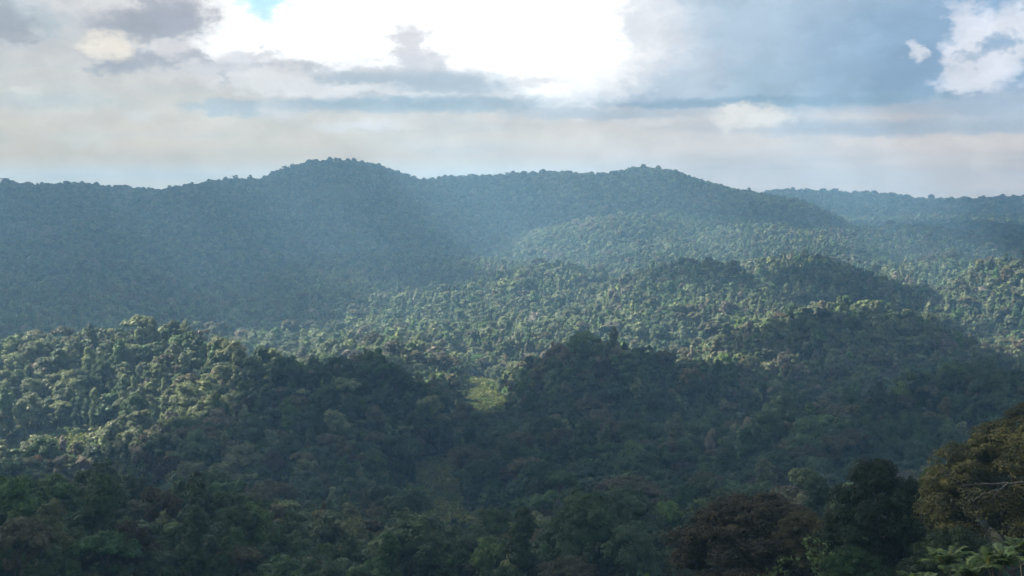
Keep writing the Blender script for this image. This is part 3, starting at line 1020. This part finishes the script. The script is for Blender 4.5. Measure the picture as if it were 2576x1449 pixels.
# ------------------------------------------------------------------ foreground trees on the near right spur
def near_tree(name, dx, top, bottom, wpx, d, shp, colr, seed, n_leaf, leaf, label, core=0.55, clumps=26):
    me, L = make_crown('crown', shp, seed, n_leaf, leaf, clumps, core)
    p = P(dx, top, d)
    rad = wpx / FD * d / 2
    k = rad / 5.6
    top_z = TOPS.get(shp, 15.2)
    # crown spans from top to bottom overview rows
    zb = P(dx, bottom, d)[2]
    lowest = (L[:, 2] - L[:, 4]).min(); high = (L[:, 2] + L[:, 4]).max()
    kz = (p[2] - zb) / (high - lowest)
    g = float(ground(p[0], p[1]))
    base_z = p[2] - high * kz
    V = np.empty(len(me.vertices) * 3, np.float32); me.vertices.foreach_get('co', V)
    V = V.reshape(-1, 3) * (k, k, kz)
    off = base_z - min(g, base_z)
    V[:, 2] += off
    me.vertices.foreach_set('co', V.ravel()); me.update()
    me.materials.append(FOL[colr])
    Ls = L.copy(); Ls[:, :3] *= (k, k, kz); Ls[:, 2] += off
    o = bpy.data.objects.new(name, None)
    col.objects.link(o)
    o.location = (p[0], p[1], base_z - off)
    tag(o, label, 'tree')
    c = bpy.data.objects.new('crown', me); col.objects.link(c); c.parent = o
    t_ = bpy.data.objects.new('trunk', make_trunk('trunk', Ls, seed + 1, 0.42, 14)); col.objects.link(t_); t_.parent = o
    return o, Ls


near_tree('broad_tree', 1898, 1244, 1500, 410, 165, 'wide', 'dark brown', 901, 64000, 0.20,
          'broad dark brown foreground tree at the bottom, left of the dark green one', 0.5, 34)
near_tree('broad_tree', 2022, 1288, 1430, 170, 158, 'wide', 'olive brown', 907, 22000, 0.19,
          'small olive gold crown in front between the broad brown tree and dark green tree')
near_tree('broad_tree', 2205, 1158, 1520, 290, 150, 'tall', 'deep green', 911, 64000, 0.20,
          'dark green foreground tree with the highest peak, between brown tree and golden tree', 0.5, 30)
near_tree('broad_tree', 2318, 1196, 1500, 150, 147, 'wide', 'deep green', 913, 24000, 0.20,
          'darker green shoulder tree wedged between the peaked green tree and golden tree')
gold, gL = near_tree('broad_tree', 2560, 1072, 1410, 440, 130, 'wide', 'golden olive', 917, 84000, 0.17,
                     'large golden olive tree cut by the right edge with a pale bare branch', 0.5, 36)
near_tree('broad_tree', 2610, 1012, 1130, 190, 150, 'wide', 'golden olive', 923, 22000, 0.18,
          'golden brown crown showing above the large golden olive tree at the right edge')
near_tree('broad_tree', 2150, 1380, 1560, 190, 132, 'wide', 'deep green', 927, 24000, 0.19,
          'low dark green crown at the bottom edge under the peaked green tree')
near_tree('broad_tree', 2400, 1330, 1560, 260, 118, 'wide', 'deep green', 935, 30000, 0.19,
          'nearly black crown under the golden tree, behind the feathery treetops')
near_tree('leafy_tree', 2345, 1178, 1300, 80, 205, 'ragged', 'bright green', 929, 2600, 0.42,
          'light green treetop in the gap between the dark green and golden trees', 0.4)
near_tree('leafy_tree', 2090, 1262, 1330, 40, 170, 'ragged', 'bright green', 931, 1200, 0.34,
          'light green tips at the left shoulder of the dark green foreground tree', 0.0)


# bare pale branches
def branch(parent, pts_px, d, r0, label=None):
    q = np.array([P(a, b, d + c) for a, b, c in pts_px])
    tt = np.linspace(0, 1, len(q)); t2 = np.linspace(0, 1, 14)
    q = np.stack([np.interp(t2, tt, q[:, k]) for k in range(3)], -1)
    q[1:-1] += np.random.default_rng(int(r0 * 999)).normal(0, .05, (12, 3))
    v, f = tube(q - np.array(parent.location), np.linspace(r0, r0 * .25, 14), 6)
    me = mesh_from('branch', v, f); me.materials.append(BARK_PALE)
    o = bpy.data.objects.new('branch', me); col.objects.link(o); o.parent = parent
    o['label'] = label or 'pale bare branch'
    return o


branch(gold, [(2600, 1214, -9), (2540, 1216, -9), (2490, 1218, -9), (2455, 1217, -9), (2420, 1224, -9)], 130, 0.10)
branch(gold, [(2540, 1217, -9), (2510, 1233, -9.3), (2470, 1243, -9.5), (2446, 1262, -9.6)], 130, 0.07)
branch(gold, [(2518, 1231, -9.2), (2500, 1250, -9.4), (2490, 1264, -9.4)], 130, 0.045)


# saplings with large separate leaves, and pinnate-leaved treetops at the lower right corner
def leaf_sapling(dx, dy, hpx, d, n, colr, label, seed):
    g = np.random.default_rng(seed)
    p = P(dx, dy, d)
    zg = float(ground(p[0], p[1]))
    o = bpy.data.objects.new('sapling', None); col.objects.link(o)
    o.location = (p[0], p[1], min(zg, p[2] - 3)); tag(o, label, 'sapling')
    h = p[2] - o.location[2]; sp = hpx / FD * d
    v, f = tube([(0, 0, -.5), (.1, 0, h * .5), (0, .1, h - sp * .5), (0.05, 0, h)], [.09, .07, .04, .015], 6)
    me = mesh_from('stem', v, f); me.materials.append(BARK)
    s_ = bpy.data.objects.new('stem', me); col.objects.link(s_); s_.parent = o
    pos = np.stack([g.normal(0, .28 * sp, n), g.normal(0, .28 * sp, n), h - g.uniform(0, 1, n) * sp], -1)
    # a spray is a tight cluster of five leaves
    pp = (pos[:, None] + g.normal(0, .16, (n, 5, 3))).reshape(-1, 3)
    v, f = leaf_cards(g, pp, g.normal(size=pp.shape) * .6 + (0, -.5, .8), 0.34, 0.6)
    V, F, ofs = [v], [f], len(v)
    for q in pos:
        b, f2 = tube([(0, 0, max(0.2, q[2] - .5)), q], [.02, .008], 3)
        V.append(b); F.append(f2 + ofs); ofs += len(b)
    me = mesh_from('foliage', np.concatenate(V), np.concatenate(F)); me.materials.append(FOL[colr])
    c = bpy.data.objects.new('foliage', me); col.objects.link(c); c.parent = o
    return o


leaf_sapling(2062, 1348, 120, 140, 46, 'bright green', 'bright green sapling with loose leaves in front of the brown foreground tree', 3)
leaf_sapling(1950, 1418, 60, 150, 16, 'bright green', 'small green sapling under the broad brown tree at the bottom edge', 4)
leaf_sapling(1722, 1412, 70, 150, 26, 'golden olive', 'yellow-green sprig left of the broad brown foreground tree', 5)
leaf_sapling(1622, 1440, 40, 160, 16, 'bright green', 'yellow-green shoots at the bottom edge farther left of the brown tree', 6)

frond_mat = foliage_mat('foliage_pinnate', (0.032, 0.06, 0.024), (0.075, 0.115, 0.045), 0.3, 2.0, 0.4)
tip_mat = foliage_mat('foliage_young_leaf', (0.20, 0.12, 0.02), (0.30, 0.24, 0.04), 0.3, 2.0, 0.4)


def frond_mesh(seed, length):
    g = np.random.default_rng(seed)
    n = 15
    tt = np.linspace(0, 1, n)
    rach = np.stack([tt * length, np.zeros(n), 0.30 * length * np.sin(tt * 2.3) - 0.16 * length * tt * tt], -1)
    V, F = [], []
    v, f = tube(rach, np.linspace(.014, .005, n), 4)
    V.append(v); F.append(f); o = len(v)
    for i in range(2, n):
        ll = length * 0.30 * math.sin(math.pi * (0.16 + 0.78 * tt[i])) * g.uniform(.9, 1.1)
        for sgn in (-1, 1):
            b = rach[i]
            d = unit(np.array((0.45, sgn, -0.18 + g.normal(0, .08))))
            side = unit(np.array((1.0, -sgn * .45, 0.1)))
            w_ = ll * 0.17
            nz = np.array((0, 0, 1.0)) * w_ * .3
            q = np.array([b, b + d * ll * .4 + side * w_ - nz, b + d * ll - np.array((0, 0, .12 * ll)), b + d * ll * .4 - side * w_ - nz, b + d * ll * .45 + nz])
            V.append(q); F.append(np.array([[0, 1, 4], [1, 2, 4], [2, 3, 4], [3, 0, 4]]) + o); o += 5
    return mesh_from('frond', np.concatenate(V), np.concatenate(F))


FROND = [frond_mesh(60 + i, 1.0) for i in range(3)]
for m_ in FROND: m_.materials.append(frond_mat)


def pinnate_tree(dx, dy, wpx, d, heads, label, seed):
    g = np.random.default_rng(seed)
    p = P(dx, dy, d)
    zg = float(ground(p[0], p[1]))
    o = bpy.data.objects.new('pinnate_tree', None); col.objects.link(o)
    o.location = (p[0], p[1], zg); tag(o, label, 'tree')
    h = p[2] - zg
    rad = wpx / FD * d / 2
    v, f = tube([(0, 0, -.8), (.1, .1, h * .4), (0, .05, h - 2.2)], [.16, .13, .08], 7)
    V, F, ofs = [v], [f], len(v)
    hp = []
    for k in range(heads):
        a = k * 2.399 + g.uniform(0, .5); r = rad * 0.62 * math.sqrt((k + .15) / heads)
        q = np.array((r * math.cos(a), r * math.sin(a) * .8, h - 0.55 - 0.5 * r + g.uniform(-.2, .1)))
        hp.append(q)
        b, f2 = tube([(0, 0, h - 2.6), (q[0] * .5, q[1] * .5, h - 1.9), q], [.06, .045, .025], 5)
        V.append(b); F.append(f2 + ofs); ofs += len(b)
    me = mesh_from('trunk', np.concatenate(V), np.concatenate(F)); me.materials.append(BARK)
    t_ = bpy.data.objects.new('trunk', me); col.objects.link(t_); t_.parent = o
    for q in hp:
        nf = 9
        for i in range(nf):
            fr = bpy.data.objects.new('frond', FROND[int(g.integers(0, 3))])
            fr.location = q
            fr.rotation_euler = Euler((g.normal(0, .12), -R(g.uniform(-12, 42)) , i * 2 * math.pi / nf + g.uniform(-.3, .3)))
            s_ = g.uniform(.8, 1.15); fr.scale = (s_, s_, s_)
            col.objects.link(fr); fr.parent = o
        yl = bpy.data.objects.new('young_leaf', FROND[0])
        yl.location = q; yl.rotation_euler = (0, -R(72), g.uniform(0, 6.28)); yl.scale = (.42, .42, .42)
        col.objects.link(yl); yl.parent = o
        yl.material_slots[0].link = 'OBJECT'; yl.material_slots[0].material = tip_mat
    return o


pinnate_tree(2388, 1372, 90, 62, 2, 'feathery-leaved treetop with drooping fronds in front of the dark gap at lower right', 21)
pinnate_tree(2444, 1412, 70, 60, 2, 'lower feathery treetop with orange young tips at the bottom edge', 22)
pinnate_tree(2512, 1372, 120, 64, 5, 'widest feathery-leaved treetop with golden young tips in the lower right corner', 23)
pinnate_tree(2582, 1350, 90, 66, 3, 'feathery treetop cut by the right edge above the widest one', 24)
pinnate_tree(2322, 1432, 60, 60, 2, 'lowest feathery shoots at the bottom edge left of the other feathery treetops', 25)

# ------------------------------------------------------------------ undergrowth and grass
tuft_col = bpy.data.collections.new('tuft_prototypes')
tuft_mats = [foliage_mat('grass_yellow_green', (0.075, 0.090, 0.026), (0.17, 0.18, 0.055), .3), foliage_mat('fern_green', (0.06, 0.10, 0.03), (0.12, 0.17, 0.05), .3)]
for k in range(4):
    g = np.random.default_rng(700 + k)
    n = 60
    pos = np.stack([g.normal(0, .8, n), g.normal(0, .8, n), g.uniform(.1, 1.1, n)], -1)
    v, f = leaf_cards(g, pos, g.normal(size=(n, 3)) + (0, 0, .7), 0.7, 0.4)
    me = mesh_from('tuft', v, f); me.materials.append(tuft_mats[k % 2 if k < 3 else 0])
    o = bpy.data.objects.new('tuft_model_%d' % k, me); tuft_col.objects.link(o)
tp = []
for cx, cy_, rx, ry, g in CLEAR:
    n = int(rx * ry * 3.14 / (3.0 if cy_ < 2000 else 9.0))
    q = rng.uniform(-1.15, 1.15, (n, 2)) * (rx, ry) + (cx, cy_)
    tp.append(q)
tp = np.concatenate(tp)
tp = tp[clear_mask(tp[:, 0], tp[:, 1]) > 0.25]
ts_ = rng.lognormal(-.25, .45, len(tp)) * np.where(tp[:, 1] > 2000, 2.4, 1.5)
grass = instancer('grass', np.stack([tp[:, 0], tp[:, 1], ground(tp[:, 0], tp[:, 1]) - .05], -1), rng.uniform(0, 6.28, len(tp)),
                  np.stack([ts_, ts_, ts_], -1), rng.integers(0, 4, len(tp)), tuft_col)
tag(grass, 'yellow-green grass and ferns in the valley clearings', 'grass', kind='stuff')

# ------------------------------------------------------------------ cloud deck that shades the hills
# sunlit openings: overview x, y, distance of the ground they light, radius across, radius in depth, amount, tilt
LIT = [
    (290, 930, 880, 220, 170, 1.0, 0), (60, 960, 820, 150, 170, 1.0, 0), (40, 1120, 700, 80, 80, 1.0, 0), (520, 930, 880, 110, 90, 1.0, 0),
    (620, 890, 980, 150, 70, 1.0, 0), (430, 1020, 790, 110, 80, 1.0, 0), (180, 1080, 730, 90, 60, 1.0, 0), (130, 1170, 690, 40, 40, 1.0, 0),
    (1050, 790, 1280, 220, 260, 1.0, 0), (1400, 800, 1280, 170, 250, 1.0, 0), (1210, 950, 1040, 40, 100, 1.0, 0),
    (980, 880, 1090, 150, 60, 1.0, 0), (1690, 800, 1230, 130, 180, 1.0, 0), (1800, 880, 1060, 70, 70, 1.0, 0),
    (1500, 840, 1110, 120, 100, 1.0, 0), (1200, 700, 1560, 130, 150, .6, 0), (860, 720, 1600, 70, 110, .6, 0),
    (1990, 800, 1130, 80, 50, 1.0, 0), (2130, 765, 1165, 80, 34, 1.0, 0), (1960, 680, 1420, 80, 80, 1.0, 0),
    (2350, 700, 1520, 110, 150, 1.0, 0), (2450, 760, 1330, 110, 130, 1.0, 0), (2380, 850, 1130, 60, 60, .8, 0), (2540, 820, 1200, 80, 90, .9, 0),
    (1550, 590, 2080, 300, 220, .85, 0), (1450, 670, 1760, 190, 150, 1.0, 0), (1750, 650, 1760, 150, 130, .95, 0), (2000, 640, 1800, 110, 120, .9, 0), (1850, 600, 2000, 190, 180, .95, 0), (1330, 620, 1950, 130, 150, .8, 0), (1650, 470, 2500, 280, 200, .6, 0), (1450, 490, 2480, 110, 130, .4, 0), (2000, 520, 2450, 150, 150, .7, 0),
    (2300, 600, 1950, 180, 110, .75, 0), (2200, 640, 1750, 110, 100, .85, 0),
    (1830, 1080, 588, 26, 26, .85, 0), (1742, 1150, 556, 24, 24, .8, 0),
    (2560, 1140, 128, 30, 30, .28, 0),
    (2200, 985, 880, 90, 45, .32, 0), (1420, 1085, 625, 40, 30, .3, 0), (1000, 1190, 640, 50, 50, .25, 0),
    (110, 1290, 545, 44, 44, .6, 0), (2460, 1400, 62, 26, 26, .36, 0),
]
# thick cloud whose shade lies on the near faces of the hills
SHADE = [
    (900, 1020, 785, 64, 84), (1030, 955, 850, 80, 66), (800, 1090, 690, 60, 60), (1560, 960, 880, 150, 110), (1750, 980, 860, 110, 90),
    (2170, 880, 1070, 108, 58), (2400, 930, 960, 90, 50), (2070, 725, 1400, 50, 40), (2180, 720, 1360, 60, 50), (1380, 1130, 600, 110, 90),
    (200, 640, 2100, 330, 420), (560, 560, 2250, 260, 420), (850, 500, 2350, 240, 380), (600, 800, 1320, 90, 90), (250, 770, 1400, 300, 220),
]
DECK_Z, SIGMA = 900.0, 0.10
lit_c, shade_c = [], []
for dx, dy, d, rx, ry in SHADE:
    p = P(dx, dy, D(d))
    c = p + SUN_DIR * ((DECK_Z - p[2]) / SUN_DIR[2])
    shade_c.append((c[0], c[1], rx, ry))
for dx, dy, d, rx, ry, am, tl in LIT:
    d = D(d)
    p = P(dx, dy, d)
    t_ = (DECK_Z - p[2]) / SUN_DIR[2]
    c = p + SUN_DIR * t_
    lit_c.append((c[0], c[1], rx, ry, am))
STEP = 15.0
cxs = np.arange(-3400, 1300, STEP); cys = np.arange(-420, 5000, STEP)
CXg, CYg = np.meshgrid(cxs, cys)
lit = np.zeros_like(CXg)
nz_ = fbm(CXg / 140, CYg / 140, 203, 4)
for ax, ay, rx, ry, am in lit_c:
    wv = min(1.0, rx / 60)
    e = np.sqrt(((CXg - ax) / rx) ** 2 + ((CYg - ay) / ry) ** 2) + 0.42 * wv * nz_
    lit = np.maximum(lit, am * np.clip((1.18 - e) / 0.42, 0, 1))
for ax, ay, rx, ry in shade_c:
    e = np.sqrt(((CXg - ax) / rx) ** 2 + ((CYg - ay) / ry) ** 2) + 0.35 * nz_
    lit = lit * (1 - np.clip((1.12 - e) / 0.3, 0, 1))
lit = np.maximum(lit, np.clip(fbm(CXg / 60, CYg / 60, 271, 3) - 0.12, 0, 1) * 0.9 * np.clip((950 - CYg) / 200, 0, 1) * np.clip((CYg - 330) / 80, 0, 1))
billow = 1 + 0.5 * fbm(CXg / 90, CYg / 90, 231, 4)
tau = np.interp(CYg, (380, 520), (2.8, 4.8)) * (1 - lit) ** 1.6
thick = tau * SUN_DIR[2] / SIGMA * np.clip(billow, .6, 1.5)
thick[lit > 0.97] = 0
# the deck thins to nothing at its outer border
ox, oy = CXg - SUN_DIR[0] / SUN_DIR[2] * 1000, CYg - SUN_DIR[1] / SUN_DIR[2] * 1000
half = 0.40 * np.maximum(oy, 0) + 240
edge = np.minimum(np.clip((half - np.abs(ox)) / 120, 0, 1), np.clip(np.minimum((oy + 420) / 150, (3250 - oy) / 150), 0, 1))
e_far = np.clip((ox - 380) / 150, 0, 1) * np.clip((oy - 3300) / 150, 0, 1) * np.clip((4600 - oy) / 150, 0, 1) * 0.35
edge = np.maximum(edge, e_far)
edge = edge * np.clip((CXg - cxs[0]) / 100, 0, 1) * np.clip((cxs[-1] - CXg) / 100, 0, 1) * np.clip((CYg - cys[0]) / 60, 0, 1) * np.clip((cys[-1] - CYg) / 60, 0, 1)
thick = thick * edge
thick[thick < 2] = 0
k1 = thick > 0
nyc, nxc = thick.shape
ib = np.arange(nyc * nxc).reshape(nyc, nxc)
it_ = np.where(k1, ib + nyc * nxc, ib)
qb = np.stack([ib[:-1, :-1], ib[1:, :-1], ib[1:, 1:], ib[:-1, 1:]], -1).reshape(-1, 4)
qt = np.stack([it_[:-1, :-1], it_[:-1, 1:], it_[1:, 1:], it_[1:, :-1]], -1).reshape(-1, 4)
anyk = (k1[:-1, :-1] | k1[1:, :-1] | k1[1:, 1:] | k1[:-1, 1:]).ravel()
vb = np.stack([CXg, CYg, DECK_Z + 0 * CXg - thick * .15], -1).reshape(-1, 3)
vt = np.stack([CXg, CYg, DECK_Z + thick * .85], -1).reshape(-1, 3)
allv = np.concatenate([vb, vt]); allf = np.concatenate([qb[anyk], qt[anyk]])
used = np.unique(allf); remap = np.zeros(len(allv), np.int64); remap[used] = np.arange(len(used))
me = mesh_from('cloud_deck', allv[used], remap[allf])
deck = bpy.data.objects.new('clouds', me); col.objects.link(deck)
tag(deck, 'broken cloud layer overhead with gaps that let the sun through', 'clouds', kind='stuff')
cm = bpy.data.materials.new('cloud_vapour'); cm.use_nodes = True; cm.node_tree.nodes.clear()
t = NT(cm.node_tree)
o_ = t.node('ShaderNodeOutputMaterial'); pv = t.node('ShaderNodeVolumePrincipled')
pv.inputs['Color'].default_value = (0.95, 0.96, 0.98, 1); pv.inputs['Density'].default_value = SIGMA
pv.inputs['Anisotropy'].default_value = 0.5
t.put(o_.inputs['Volume'], pv.outputs[0])
me.materials.append(cm)

# ------------------------------------------------------------------ haze
hv = np.array([(sx, sy, sz) for sx in (-2010, 2010) for sy in (-270, 4710) for sz in (float(gz.min()) - 2, 118.0)], float)
hf = np.array([(0, 1, 3, 2), (4, 6, 7, 5), (0, 4, 5, 1), (2, 3, 7, 6), (0, 2, 6, 4), (1, 5, 7, 3)])
me = mesh_from('haze', hv, hf)
haze = bpy.data.objects.new('haze', me); col.objects.link(haze)
tag(haze, 'pale blue haze filling the valley air', 'haze', kind='stuff')
hm = bpy.data.materials.new('haze_air'); hm.use_nodes = True; hm.node_tree.nodes.clear()
t = NT(hm.node_tree)
o_ = t.node('ShaderNodeOutputMaterial'); pv = t.node('ShaderNodeVolumePrincipled')
pv.inputs['Color'].default_value = (*HAZE_COLOR, 1); pv.inputs['Density'].default_value = HAZE_DENSITY
pv.inputs['Anisotropy'].default_value = 0.15
t.put(o_.inputs['Volume'], pv.outputs[0])
me.materials.append(hm)
